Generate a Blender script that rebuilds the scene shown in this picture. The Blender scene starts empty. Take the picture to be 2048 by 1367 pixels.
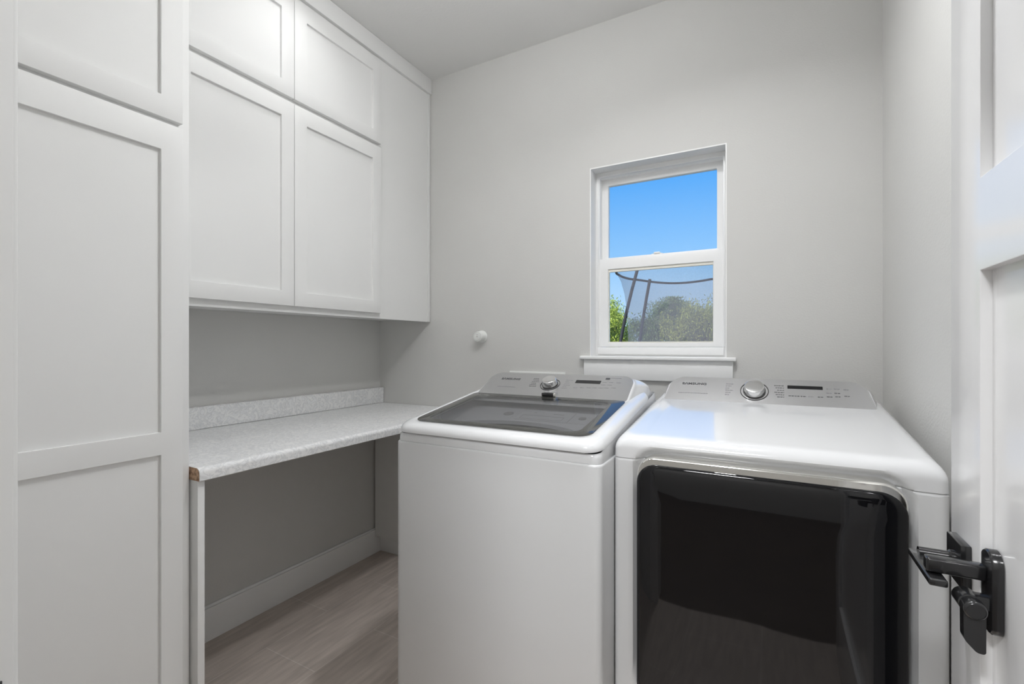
import bpy, bmesh, math, random
from mathutils import Matrix, Vector

S = bpy.context.scene
C = S.collection
R = math.radians
PI = math.pi

# ------------------------------------------------------------------ camera
cam_d = bpy.data.cameras.new('camera')
cam_d.sensor_width = 36.0
cam_d.lens = 940.0 / 2048.0 * 36.0
cam_d.shift_y = 6.5 / 2048.0
cam_d.clip_start = 0.02
cam_d.clip_end = 200.0
cam = bpy.data.objects.new('camera', cam_d)
C.objects.link(cam)
cam.location = (0, 0, 1.24)
cam.rotation_euler = (R(90), 0, R(28.65))
S.camera = cam

# ------------------------------------------------------------------ exposure / world / sun
S.view_settings.view_transform = 'Standard'
S.view_settings.look = 'None'
S.view_settings.exposure = 0.2
S.view_settings.gamma = 1.0
S.view_settings.use_curve_mapping = False
S.cycles.max_bounces = 10
S.cycles.diffuse_bounces = 6
S.cycles.transparent_max_bounces = 16
S.cycles.use_denoising = True


def lin(c):
    c = c / 255.0
    return c / 12.92 if c <= 0.04045 else ((c + 0.055) / 1.055) ** 2.4


def rgb(r, g, b):
    return (lin(r), lin(g), lin(b), 1.0)


CAN_A_POWER = 0.85
CAN_B_POWER = 8.6
GLOBE_FILL_RADIANCE = 42.0  # emission of the added globe
HALL_FILL_POWER = 43.0
SUN_STRENGTH = 4.4

world = bpy.data.worlds.new('sky')
S.world = world
world.use_nodes = True
wt = world.node_tree
wt.nodes.clear()
tc = wt.nodes.new('ShaderNodeTexCoord')
sp = wt.nodes.new('ShaderNodeSeparateXYZ')
rp = wt.nodes.new('ShaderNodeValToRGB')
bg = wt.nodes.new('ShaderNodeBackground')
wo = wt.nodes.new('ShaderNodeOutputWorld')
wt.links.new(tc.outputs['Generated'], sp.inputs[0])
wt.links.new(sp.outputs['Z'], rp.inputs[0])
wt.links.new(rp.outputs[0], bg.inputs[0])
wt.links.new(bg.outputs[0], wo.inputs[0])
cr = rp.color_ramp
cr.elements[0].position = 0.0
cr.elements[0].color = rgb(196, 224, 250)
cr.elements[1].position = 1.0
cr.elements[1].color = rgb(40, 110, 215)
for p, c in ((0.10, (176, 216, 253)), (0.18, (143, 200, 253)), (0.335, (80, 168, 250))):
    e = cr.elements.new(p)
    e.color = rgb(*c)
bg.inputs[1].default_value = 0.92

sun_d = bpy.data.lights.new('sun', 'SUN')
sun_d.energy = SUN_STRENGTH
sun_d.angle = R(0.5)
sun_d.color = (1.0, 0.95, 0.86)
sun = bpy.data.objects.new('sun', sun_d)
C.objects.link(sun)
sun.location = (-6, -6, 9)
sun.rotation_euler = (R(48), 0, R(-28))

# ------------------------------------------------------------------ materials
MATS = {}


def nodes_of(name):
    m = bpy.data.materials.new(name)
    m.use_nodes = True
    nt = m.node_tree
    b = nt.nodes['Principled BSDF']
    MATS[name] = m
    return m, nt, b


def mat(name, col, rough=0.5, metal=0.0, bump=0.0, bscale=200.0, var=0.0, vscale=3.0, coat=0.0, ior=1.5, emit=None, spec=None):
    m, nt, b = nodes_of(name)
    b.inputs['Base Color'].default_value = col
    b.inputs['Roughness'].default_value = rough
    b.inputs['Metallic'].default_value = metal
    b.inputs['IOR'].default_value = ior
    if spec is not None:
        b.inputs['Specular IOR Level'].default_value = spec
    if coat:
        b.inputs['Coat Weight'].default_value = coat
        b.inputs['Coat Roughness'].default_value = 0.03
    if emit:
        b.inputs['Emission Color'].default_value = emit[0]
        b.inputs['Emission Strength'].default_value = emit[1]
    t = nt.nodes.new('ShaderNodeTexCoord')
    if var:
        n = nt.nodes.new('ShaderNodeTexNoise')
        n.inputs['Scale'].default_value = vscale
        n.inputs['Detail'].default_value = 4
        nt.links.new(t.outputs['Object'], n.inputs['Vector'])
        r_ = nt.nodes.new('ShaderNodeValToRGB')
        r_.color_ramp.elements[0].position = 0.3
        r_.color_ramp.elements[1].position = 0.7
        r_.color_ramp.elements[0].color = tuple(c * (1 - var) for c in col[:3]) + (1,)
        r_.color_ramp.elements[1].color = tuple(min(1, c * (1 + var)) for c in col[:3]) + (1,)
        nt.links.new(n.outputs['Fac'], r_.inputs[0])
        nt.links.new(r_.outputs[0], b.inputs['Base Color'])
    if bump:
        n2 = nt.nodes.new('ShaderNodeTexNoise')
        n2.inputs['Scale'].default_value = bscale
        n2.inputs['Detail'].default_value = 3
        nt.links.new(t.outputs['Object'], n2.inputs['Vector'])
        bp = nt.nodes.new('ShaderNodeBump')
        bp.inputs['Strength'].default_value = bump
        bp.inputs['Distance'].default_value = 0.002
        nt.links.new(n2.outputs['Fac'], bp.inputs['Height'])
        nt.links.new(bp.outputs[0], b.inputs['Normal'])
    return m


HALLWOOD = mat('dark_hall_floor', (0.10, 0.075, 0.055, 1), 0.5, var=0.15, vscale=4)
WALL = mat('wall_paint', (0.625, 0.62, 0.602, 1), 0.75, bump=0.28, bscale=160, var=0.01)
CEIL = mat('ceiling_paint', (0.73, 0.727, 0.715, 1), 0.85, bump=0.25, bscale=120, var=0.01)
CAB = mat('cabinet_paint', (0.77, 0.77, 0.76, 1), 0.62, var=0.008)
TRIM = mat('trim_paint', (0.86, 0.86, 0.855, 1), 0.38, var=0.008)
DOORP = mat('door_paint', (0.83, 0.83, 0.835, 1), 0.16, bump=0.05, bscale=25, var=0.008)
VINYL = mat('window_vinyl', (0.89, 0.89, 0.885, 1), 0.3, var=0.008)
BEAD = mat('glazing_bead_vinyl', (0.80, 0.78, 0.70, 1), 0.4, var=0.01)
ENAMEL = mat('white_enamel', (0.70, 0.705, 0.715, 1), 0.12, var=0.006, coat=0.6)
ENAMELB = mat('white_body_enamel', (0.66, 0.665, 0.67, 1), 0.3, var=0.006)
TUBW = mat('tub_plastic', (0.36, 0.36, 0.375, 1), 0.35, var=0.01)
TUBG = mat('tub_grey_plastic', (0.21, 0.21, 0.21, 1), 0.4, var=0.01)
DRUM = mat('drum_steel', (0.05, 0.049, 0.046, 1), 0.4, metal=0.3, var=0.05)
SILVER = mat('silver_panel', (0.57, 0.57, 0.575, 1), 0.26, metal=0.9, var=0.01, vscale=60)
CHROME = mat('chrome', (0.86, 0.85, 0.82, 1), 0.08, metal=1.0, var=0.01)
KNOB = mat('knob_metal', (0.80, 0.80, 0.80, 1), 0.16, metal=1.0, var=0.01)
KDARK = mat('knob_dark', (0.05, 0.05, 0.05, 1), 0.25, var=0.02)
DISP = mat('display_black', (0.01, 0.01, 0.012, 1), 0.12, var=0.05)
PRINT = mat('print_dark', (0.07, 0.07, 0.075, 1), 0.5, var=0.02)
PRINTL = mat('print_grey', (0.22, 0.22, 0.23, 1), 0.5, var=0.02)
BGLASS = mat('black_glass', (0.005, 0.005, 0.006, 1), 0.03, var=0.05, ior=1.5)
BORDER = mat('lid_border_glass', (0.05, 0.05, 0.045, 1), 0.06, var=0.02, ior=1.5)
BLACKM = mat('black_metal', (0.012, 0.012, 0.013, 1), 0.24, coat=0.35, var=0.03)
BLACKP = mat('black_plastic', (0.012, 0.012, 0.013, 1), 0.22, coat=0.3, var=0.03)
PLAST = mat('white_plastic', (0.78, 0.79, 0.77, 1), 0.35, var=0.01)
DARKG = mat('dark_gap', (0.06, 0.06, 0.06, 1), 0.6, var=0.02)
FOAM = mat('foam_sleeve', (0.03, 0.03, 0.036, 1), 0.8, var=0.1, vscale=20)
STEEL = mat('galvanised_steel', (0.45, 0.45, 0.46, 1), 0.4, metal=0.8, var=0.05)
BARK = mat('bark', (0.10, 0.075, 0.05, 1), 0.9, bump=0.6, bscale=30, var=0.2, vscale=8)
LAWN = mat('lawn_grass', (0.42, 0.40, 0.27, 1), 0.95, bump=0.8, bscale=40, var=0.3, vscale=2)
LEAFY = mat('leaf_yellow_green', (0.42, 0.52, 0.08, 1), 0.6, var=0.35, vscale=9)
LEAFG = mat('leaf_green', (0.14, 0.22, 0.055, 1), 0.6, var=0.35, vscale=9)
LEAFO = mat('leaf_olive', (0.29, 0.32, 0.05, 1), 0.6, var=0.35, vscale=9)
BRICKC = mat('pale_render', (0.6, 0.58, 0.55, 1), 0.9, bump=0.3, bscale=60, var=0.03)


def laminate():
    m, nt, b = nodes_of('marbled_laminate')
    t = nt.nodes.new('ShaderNodeTexCoord')
    n = nt.nodes.new('ShaderNodeTexNoise')
    n.inputs['Scale'].default_value = 19
    n.inputs['Detail'].default_value = 6
    n.inputs['Distortion'].default_value = 3.5
    nt.links.new(t.outputs['Object'], n.inputs['Vector'])
    r_ = nt.nodes.new('ShaderNodeValToRGB')
    r_.color_ramp.elements[0].position = 0.40
    r_.color_ramp.elements[0].color = (0.80, 0.805, 0.81, 1)
    r_.color_ramp.elements[1].position = 0.56
    r_.color_ramp.elements[1].color = (0.82, 0.82, 0.815, 1)
    e = r_.color_ramp.elements.new(0.475)
    e.color = (0.65, 0.655, 0.66, 1)
    nt.links.new(n.outputs['Fac'], r_.inputs[0])
    nt.links.new(r_.outputs[0], b.inputs['Base Color'])
    b.inputs['Roughness'].default_value = 0.35
    return m


LAM = laminate()


def core_wood():
    m, nt, b = nodes_of('particle_board')
    t = nt.nodes.new('ShaderNodeTexCoord')
    n = nt.nodes.new('ShaderNodeTexNoise')
    n.inputs['Scale'].default_value = 130
    n.inputs['Detail'].default_value = 4
    nt.links.new(t.outputs['Object'], n.inputs['Vector'])
    r_ = nt.nodes.new('ShaderNodeValToRGB')
    r_.color_ramp.elements[0].position = 0.35
    r_.color_ramp.elements[0].color = (0.25, 0.15, 0.095, 1)
    r_.color_ramp.elements[1].position = 0.65
    r_.color_ramp.elements[1].color = (0.62, 0.42, 0.28, 1)
    nt.links.new(n.outputs['Fac'], r_.inputs[0])
    nt.links.new(r_.outputs[0], b.inputs['Base Color'])
    b.inputs['Roughness'].default_value = 0.9
    return m


CORE = core_wood()


def floor_tile():
    m, nt, b = nodes_of('floor_tile')
    t = nt.nodes.new('ShaderNodeTexCoord')
    s = nt.nodes.new('ShaderNodeSeparateXYZ')
    nt.links.new(t.outputs['Object'], s.inputs[0])

    def add(sock, v):
        a = nt.nodes.new('ShaderNodeMath')
        a.operation = 'ADD'
        nt.links.new(sock, a.inputs[0])
        a.inputs[1].default_value = v
        return a.outputs[0]
    c = nt.nodes.new('ShaderNodeCombineXYZ')
    nt.links.new(add(s.outputs['Y'], 4.5775), c.inputs[0])
    nt.links.new(add(s.outputs['X'], 1.81 + 0.297 * 20), c.inputs[1])
    br = nt.nodes.new('ShaderNodeTexBrick')
    br.offset = 0.5
    br.inputs['Scale'].default_value = 1.0
    br.inputs['Brick Width'].default_value = 0.609
    br.inputs['Row Height'].default_value = 0.297
    br.inputs['Mortar Size'].default_value = 0.0022
    br.inputs['Mortar Smooth'].default_value = 0.3
    br.inputs['Color1'].default_value = (0.53, 0.465, 0.415, 1)
    br.inputs['Color2'].default_value = (0.56, 0.49, 0.44, 1)
    br.inputs['Mortar'].default_value = (0.66, 0.60, 0.55, 1)
    nt.links.new(c.outputs[0], br.inputs['Vector'])
    mp = nt.nodes.new('ShaderNodeMapping')
    mp.inputs['Scale'].default_value = (22, 2.5, 1)
    nt.links.new(t.outputs['Object'], mp.inputs[0])
    n = nt.nodes.new('ShaderNodeTexNoise')
    n.inputs['Scale'].default_value = 2.2
    n.inputs['Detail'].default_value = 6
    nt.links.new(mp.outputs[0], n.inputs['Vector'])
    r_ = nt.nodes.new('ShaderNodeValToRGB')
    r_.color_ramp.elements[0].position = 0.3
    r_.color_ramp.elements[0].color = (0.84, 0.84, 0.84, 1)
    r_.color_ramp.elements[1].position = 0.7
    r_.color_ramp.elements[1].color = (1.12, 1.12, 1.12, 1)
    nt.links.new(n.outputs['Fac'], r_.inputs[0])
    mx = nt.nodes.new('ShaderNodeMixRGB')
    mx.blend_type = 'MULTIPLY'
    mx.inputs[0].default_value = 1.0
    nt.links.new(br.outputs['Color'], mx.inputs[1])
    nt.links.new(r_.outputs[0], mx.inputs[2])
    nt.links.new(mx.outputs[0], b.inputs['Base Color'])
    b.inputs['Roughness'].default_value = 0.5
    bp = nt.nodes.new('ShaderNodeBump')
    bp.inputs['Strength'].default_value = 0.35
    bp.inputs['Distance'].default_value = 0.002
    inv = nt.nodes.new('ShaderNodeMath')
    inv.operation = 'SUBTRACT'
    inv.inputs[0].default_value = 1.0
    nt.links.new(br.outputs['Fac'], inv.inputs[1])
    nt.links.new(inv.outputs[0], bp.inputs['Height'])
    nt.links.new(bp.outputs[0], b.inputs['Normal'])
    return m


TILE = floor_tile()


def see_through(name, tint, ior, rough=0.0, extra=None):
    """thin pane: clear transmission plus a Fresnel reflection (plus an optional share of body colour)"""
    m = bpy.data.materials.new(name)
    m.use_nodes = True
    nt = m.node_tree
    nt.nodes.clear()
    o = nt.nodes.new('ShaderNodeOutputMaterial')
    tr = nt.nodes.new('ShaderNodeBsdfTransparent')
    tr.inputs[0].default_value = tint
    gl = nt.nodes.new('ShaderNodeBsdfGlossy')
    gl.inputs['Roughness'].default_value = rough
    f0 = ((ior - 1) / (ior + 1)) ** 2                    # Schlick reflectance, the same from both sides of the pane
    lw = nt.nodes.new('ShaderNodeLayerWeight')
    lw.inputs[0].default_value = 0.5
    pw = nt.nodes.new('ShaderNodeMath')
    pw.operation = 'POWER'
    nt.links.new(lw.outputs['Facing'], pw.inputs[0])
    pw.inputs[1].default_value = 5.0
    ma = nt.nodes.new('ShaderNodeMath')
    ma.operation = 'MULTIPLY_ADD'
    nt.links.new(pw.outputs[0], ma.inputs[0])
    ma.inputs[1].default_value = 1 - f0
    ma.inputs[2].default_value = f0
    mx = nt.nodes.new('ShaderNodeMixShader')
    nt.links.new(ma.outputs[0], mx.inputs[0])
    nt.links.new(gl.outputs[0], mx.inputs[2])
    if extra:
        df = nt.nodes.new('ShaderNodeBsdfDiffuse')
        df.inputs[0].default_value = extra[0]
        m2 = nt.nodes.new('ShaderNodeMixShader')
        m2.inputs[0].default_value = extra[1]
        nt.links.new(tr.outputs[0], m2.inputs[1])
        nt.links.new(df.outputs[0], m2.inputs[2])
        nt.links.new(m2.outputs[0], mx.inputs[1])
    else:
        nt.links.new(tr.outputs[0], mx.inputs[1])
    nt.links.new(mx.outputs[0], o.inputs[0])
    MATS[name] = m
    return m


PANE = see_through('window_glass', (0.98, 0.99, 0.99, 1), 1.35)
LIDGLASS = see_through('lid_glass', (0.66, 0.665, 0.67, 1), 1.5, extra=((0.3, 0.3, 0.31, 1), 0.03))


def net_mat():
    m = bpy.data.materials.new('net_mesh')
    m.use_nodes = True
    nt = m.node_tree
    nt.nodes.clear()
    o = nt.nodes.new('ShaderNodeOutputMaterial')
    tr = nt.nodes.new('ShaderNodeBsdfTransparent')
    df = nt.nodes.new('ShaderNodeBsdfDiffuse')
    df.inputs[0].default_value = (0.28, 0.27, 0.30, 1)
    t = nt.nodes.new('ShaderNodeTexCoord')
    n = nt.nodes.new('ShaderNodeTexNoise')
    n.inputs['Scale'].default_value = 45
    nt.links.new(t.outputs['Object'], n.inputs['Vector'])
    mr = nt.nodes.new('ShaderNodeMapRange')
    mr.inputs['To Min'].default_value = 0.24
    mr.inputs['To Max'].default_value = 0.38
    nt.links.new(n.outputs['Fac'], mr.inputs[0])
    mx = nt.nodes.new('ShaderNodeMixShader')
    nt.links.new(mr.outputs[0], mx.inputs[0])
    nt.links.new(tr.outputs[0], mx.inputs[1])
    nt.links.new(df.outputs[0], mx.inputs[2])
    nt.links.new(mx.outputs[0], o.inputs[0])
    return m


NET = net_mat()
GLOBE_FILL = mat('opal_fill_globe', (0.9, 0.9, 0.88, 1), 0.4, var=0.01, emit=((0.975, 0.985, 1.0, 1), GLOBE_FILL_RADIANCE))
LENS = mat('lamp_lens', (0.9, 0.9, 0.88, 1), 0.4, var=0.01, emit=((1, 0.97, 0.92, 1), 3.0))


# ------------------------------------------------------------------ helpers
def obj(name, bm, m, parent=None, smooth=None, kind=None):
    bmesh.ops.recalc_face_normals(bm, faces=bm.faces[:])
    me = bpy.data.meshes.new(name)
    bm.to_mesh(me)
    bm.free()
    me.materials.append(m)
    if smooth is not None:
        for p in me.polygons:
            p.use_smooth = True
        me.set_sharp_from_angle(angle=R(smooth))
    o = bpy.data.objects.new(name, me)
    C.objects.link(o)
    if parent is not None:
        o.parent = parent
        if parent.type == 'EMPTY':
            o.matrix_parent_inverse = Matrix.Translation(-Vector(parent.location))
    if kind:
        o['kind'] = kind
    return o


def thing(name, label, cat, loc=(0, 0, 0), group=None):
    o = bpy.data.objects.new(name, None)
    o.empty_display_size = 0.1
    C.objects.link(o)
    o.location = loc
    o['label'] = label
    o['category'] = cat
    if group:
        o['group'] = group
    return o


def tag(o, label, cat, group=None):
    o['label'] = label
    o['category'] = cat
    if group:
        o['group'] = group
    return o


def bx(bm, x0, x1, y0, y1, z0, z1, bev=0.0, seg=2):
    vs = [bm.verts.new((x, y, z)) for z in (z0, z1) for (x, y) in ((x0, y0), (x1, y0), (x1, y1), (x0, y1))]
    f = [(0, 3, 2, 1), (4, 5, 6, 7), (0, 1, 5, 4), (1, 2, 6, 5), (2, 3, 7, 6), (3, 0, 4, 7)]
    fs = [bm.faces.new([vs[i] for i in q]) for q in f]
    if bev > 0:
        es = list({e for q in fs for e in q.edges})
        bmesh.ops.bevel(bm, geom=es, offset=bev, segments=seg, affect='EDGES', profile=0.5)
    return bm


def box(*a, **k):
    bm = bmesh.new()
    bx(bm, *a, **k)
    return bm


def cells(us, vs, solid, w0, w1, axis, bev=0.0):
    """a slab of rectangular cells; axis is the thickness direction"""
    bm = bmesh.new()

    def P(u, v, w):
        return {'X': (w, u, v), 'Y': (u, w, v), 'Z': (u, v, w)}[axis]
    cache = {}

    def V(i, j, k):
        if (i, j, k) not in cache:
            cache[(i, j, k)] = bm.verts.new(P(us[i], vs[j], (w0, w1)[k]))
        return cache[(i, j, k)]
    nu, nv = len(us) - 1, len(vs) - 1

    def sol(i, j):
        return 0 <= i < nu and 0 <= j < nv and solid(i, j)
    for i in range(nu):
        for j in range(nv):
            if not sol(i, j):
                continue
            for k in (0, 1):
                bm.faces.new([V(i, j, k), V(i + 1, j, k), V(i + 1, j + 1, k), V(i, j + 1, k)])
            if not sol(i - 1, j):
                bm.faces.new([V(i, j, 0), V(i, j + 1, 0), V(i, j + 1, 1), V(i, j, 1)])
            if not sol(i + 1, j):
                bm.faces.new([V(i + 1, j, 0), V(i + 1, j + 1, 0), V(i + 1, j + 1, 1), V(i + 1, j, 1)])
            if not sol(i, j - 1):
                bm.faces.new([V(i, j, 0), V(i + 1, j, 0), V(i + 1, j, 1), V(i, j, 1)])
            if not sol(i, j + 1):
                bm.faces.new([V(i, j + 1, 0), V(i + 1, j + 1, 0), V(i + 1, j + 1, 1), V(i, j + 1, 1)])
    bmesh.ops.recalc_face_normals(bm, faces=bm.faces[:])
    if bev:
        es = [e for e in bm.edges if len(e.link_faces) == 2 and e.calc_face_angle(0) > 0.5]
        bmesh.ops.bevel(bm, geom=es, offset=bev, segments=2, affect='EDGES', profile=0.5)
    return bm


def ring(u0, u1, v0, v1, a0, a1, b0, b1, w0, w1, axis, bev=0.0):
    return cells([u0, a0, a1, u1], [v0, b0, b1, v1], lambda i, j: not (i == 1 and j == 1), w0, w1, axis, bev)


def rr(x0, x1, y0, y1, r, n=(20, 8, 8, 8), nc=6):
    """rounded rectangle, anticlockwise from the front left"""
    pts = []
    cs = [((x0 + r, y0), (x1 - r, y0), (x1 - r, y0 + r), -90),
          ((x1, y0 + r), (x1, y1 - r), (x1 - r, y1 - r), 0),
          ((x1 - r, y1), (x0 + r, y1), (x0 + r, y1 - r), 90),
          ((x0, y1 - r), (x0, y0 + r), (x0 + r, y0 + r), 180)]
    for k, (a, b, c, ang) in enumerate(cs):
        for i in range(n[k] + 1):
            t = i / n[k]
            pts.append((a[0] + (b[0] - a[0]) * t, a[1] + (b[1] - a[1]) * t))
        for i in range(1, nc):
            th = R(ang + 90.0 * i / nc)
            pts.append((c[0] + r * math.cos(th), c[1] + r * math.sin(th)))
    return pts


def tower(bm, rings, bottom=False, top=False):
    vr = [[bm.verts.new(p) for p in rg] for rg in rings]
    n = len(vr[0])
    for a, b in zip(vr[:-1], vr[1:]):
        for i in range(n):
            j = (i + 1) % n
            bm.faces.new([a[i], a[j], b[j], b[i]])
    if bottom:
        bm.faces.new(vr[0][::-1])
    if top:
        bm.faces.new(vr[-1])
    return vr


def lathe(bm, prof, M, n=32, cap0=True, cap1=True):
    """prof = [(r, h)...] turned about the local Z of matrix M"""
    rings = [[M @ Vector((r * math.cos(2 * PI * i / n), r * math.sin(2 * PI * i / n), h)) for i in range(n)] for r, h in prof]
    tower(bm, rings, cap0, cap1)


def tube(bm, pts, r, n=10, cap=True):
    pts = [Vector(p) for p in pts]
    rings = []
    ref = Vector((0.13, 0.31, 0.94)).normalized()
    for i, p in enumerate(pts):
        d = (pts[min(i + 1, len(pts) - 1)] - pts[max(i - 1, 0)]).normalized()
        a = d.cross(ref)
        if a.length < 0.05:
            a = d.cross(Vector((1, 0, 0)))
        a.normalize()
        b = d.cross(a).normalized()
        rad = r[i] if isinstance(r, (list, tuple)) else r
        rings.append([p + rad * (math.cos(2 * PI * k / n) * a + math.sin(2 * PI * k / n) * b) for k in range(n)])
    tower(bm, rings, cap, cap)


def round_poly(pts, rad, n=6):
    out = []
    m = len(pts)
    for i in range(m):
        p0, p1, p2 = Vector(pts[i - 1]), Vector(pts[i]), Vector(pts[(i + 1) % m])
        r = rad[i]
        if r <= 0:
            out.append((p1.x, p1.y))
            continue
        a = (p0 - p1).normalized()
        b = (p2 - p1).normalized()
        half = math.acos(max(-1, min(1, a.dot(b)))) / 2
        d = r / math.tan(half)
        s, e = p1 + a * d, p1 + b * d
        c = p1 + (a + b).normalized() * (r / math.sin(half))
        a0 = math.atan2(s.y - c.y, s.x - c.x)
        a1 = math.atan2(e.y - c.y, e.x - c.x)
        da = (a1 - a0 + PI) % (2 * PI) - PI
        for k in range(n + 1):
            t = a0 + da * k / n
            out.append((c.x + r * math.cos(t), c.y + r * math.sin(t)))
    return out


def plate(bm, outline, M, w0, w1, bev=0.0):
    """outline (u,v) extruded from w0 to w1 along the local Z of M"""
    def P(u, v, w):
        return M @ Vector((u, v, w))
    cx = sum(p[0] for p in outline) / len(outline)
    cy = sum(p[1] for p in outline) / len(outline)
    rings = [[P(u, v, w0) for u, v in outline]]
    if bev:
        rings.append([P(u, v, w1 - bev) for u, v in outline])
        ins = []
        for u, v in outline:
            d = Vector((cx - u, cy - v))
            l = max(d.length, 1e-6)
            ins.append(P(u + d.x / l * bev, v + d.y / l * bev, w1))
        rings.append(ins)
    else:
        rings.append([P(u, v, w1) for u, v in outline])
    tower(bm, rings, True, True)


def text_bm(body, M, height, xs=1.0, w=0.0003, bold=0.0, align='CENTER'):
    cu = bpy.data.curves.new('text', 'FONT')
    cu.body = body
    cu.size = height / 0.73
    cu.align_x = align
    cu.align_y = 'CENTER'
    cu.extrude = w
    cu.offset = bold
    cu.space_character = 1.08
    to = bpy.data.objects.new('text', cu)
    me = to.to_mesh()
    bm = bmesh.new()
    bm.from_mesh(me)
    to.to_mesh_clear()
    bpy.data.objects.remove(to)
    bpy.data.curves.remove(cu)
    T = M @ Matrix.Diagonal((xs, 1, 1, 1))
    bmesh.ops.transform(bm, matrix=T, verts=bm.verts[:])
    return bm


# ------------------------------------------------------------------ room dimensions (metres)
XL, XR, YB, YF, ZC = -2.075, 0.360, 2.125, 0.150, 2.745
WX0, WX1, WZ0, WZ1 = -0.740, -0.153, 1.189, 2.073       # window opening
DX0, DX1, DZ = -0.588, 0.300, 2.06                      # doorway

obj('floor', box(-2.6, 1.6, YF - 0.06, 2.3, -0.06, 0.0), TILE, kind='structure')
obj('floor_hall', box(-2.6, 1.6, -2.3, YF - 0.06, -0.06, 0.0), HALLWOOD, kind='structure')
obj('ceiling', box(-2.6, 1.6, -2.3, 2.35, ZC, ZC + 0.1), CEIL, kind='structure')
obj('wall_back', cells([-2.3, WX0, WX1, 0.6], [-0.06, WZ0, WZ1, ZC], lambda i, j: not (i == 1 and j == 1), YB, YB + 0.165, 'Y'), WALL, kind='structure')
obj('wall_left', box(XL - 0.15, XL, YF - 0.12, YB, 0, ZC), WALL, kind='structure')
obj('wall_right', box(XR, XR + 0.15, YF - 0.12, YB, 0, ZC), WALL, kind='structure')
obj('wall_front', cells([XL, DX0, DX1, XR], [0, DZ, ZC], lambda i, j: not (i == 1 and j == 0), YF - 0.12, YF, 'Y'), WALL, kind='structure')
obj('wall_hall_left', box(-2.35, -2.2, -2.2, YF - 0.12, 0, ZC), WALL, kind='structure')
obj('wall_hall_right', box(1.3, 1.45, -2.2, YF - 0.12, 0, ZC), WALL, kind='structure')
obj('wall_hall_back', box(-2.35, 1.45, -2.3, -2.2, 0, ZC), WALL, kind='structure')
obj('wall_hall_front', cells([-2.2, XL, XR, 1.3], [0, ZC], lambda i, j: i != 1, YF - 0.12, YF, 'Y'), WALL, kind='structure')


# door jamb of the entrance, with the strike plate on its latch side
def jamb():
    bm = bmesh.new()
    bx(bm, DX0, -0.573, YF - 0.135, YF, 0, DZ - 0.015, 0.001)
    bx(bm, DX0 - 0.07, -0.580, YF - 0.002, YF + 0.005, 0, DZ + 0.06, 0.002)
    bx(bm, DX1 - 0.012, DX1, YF - 0.135, YF + 0.003, 0, DZ - 0.015, 0.004)
    bx(bm, DX0, DX1, YF - 0.135, YF + 0.003, DZ - 0.015, DZ, 0.003)
    t = obj('trim_1', bm, CAB, smooth=40, kind='structure')
    sb = bmesh.new()
    bx(sb, -0.5735, -0.5715, 0.112, 0.143, 0.895, 0.955, 0.0008)
    s = obj('strike_plate', sb, BLACKM, t, smooth=40)
    s['label'] = 'small black metal strike plate'


jamb()

# baseboards
bm = bmesh.new()
bx(bm, XL, XL + 0.014, 0.757, YB - 0.011, 0, 0.136, 0.0)
bx(bm, XL, XL + 0.009, 0.757, YB - 0.011, 0.136, 0.148, 0.002)
obj('baseboard_left', bm, TRIM, smooth=40, kind='structure')
bm = bmesh.new()
bx(bm, XL, XR, YB - 0.012, YB, 0, 0.10, 0.002)
obj('baseboard_back', bm, TRIM, smooth=40, kind='structure')
bm = bmesh.new()
bx(bm, XR - 0.012, XR, YF, YB - 0.012, 0, 0.148, 0.002)
obj('baseboard_right', bm, TRIM, smooth=40, kind='structure')


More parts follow.
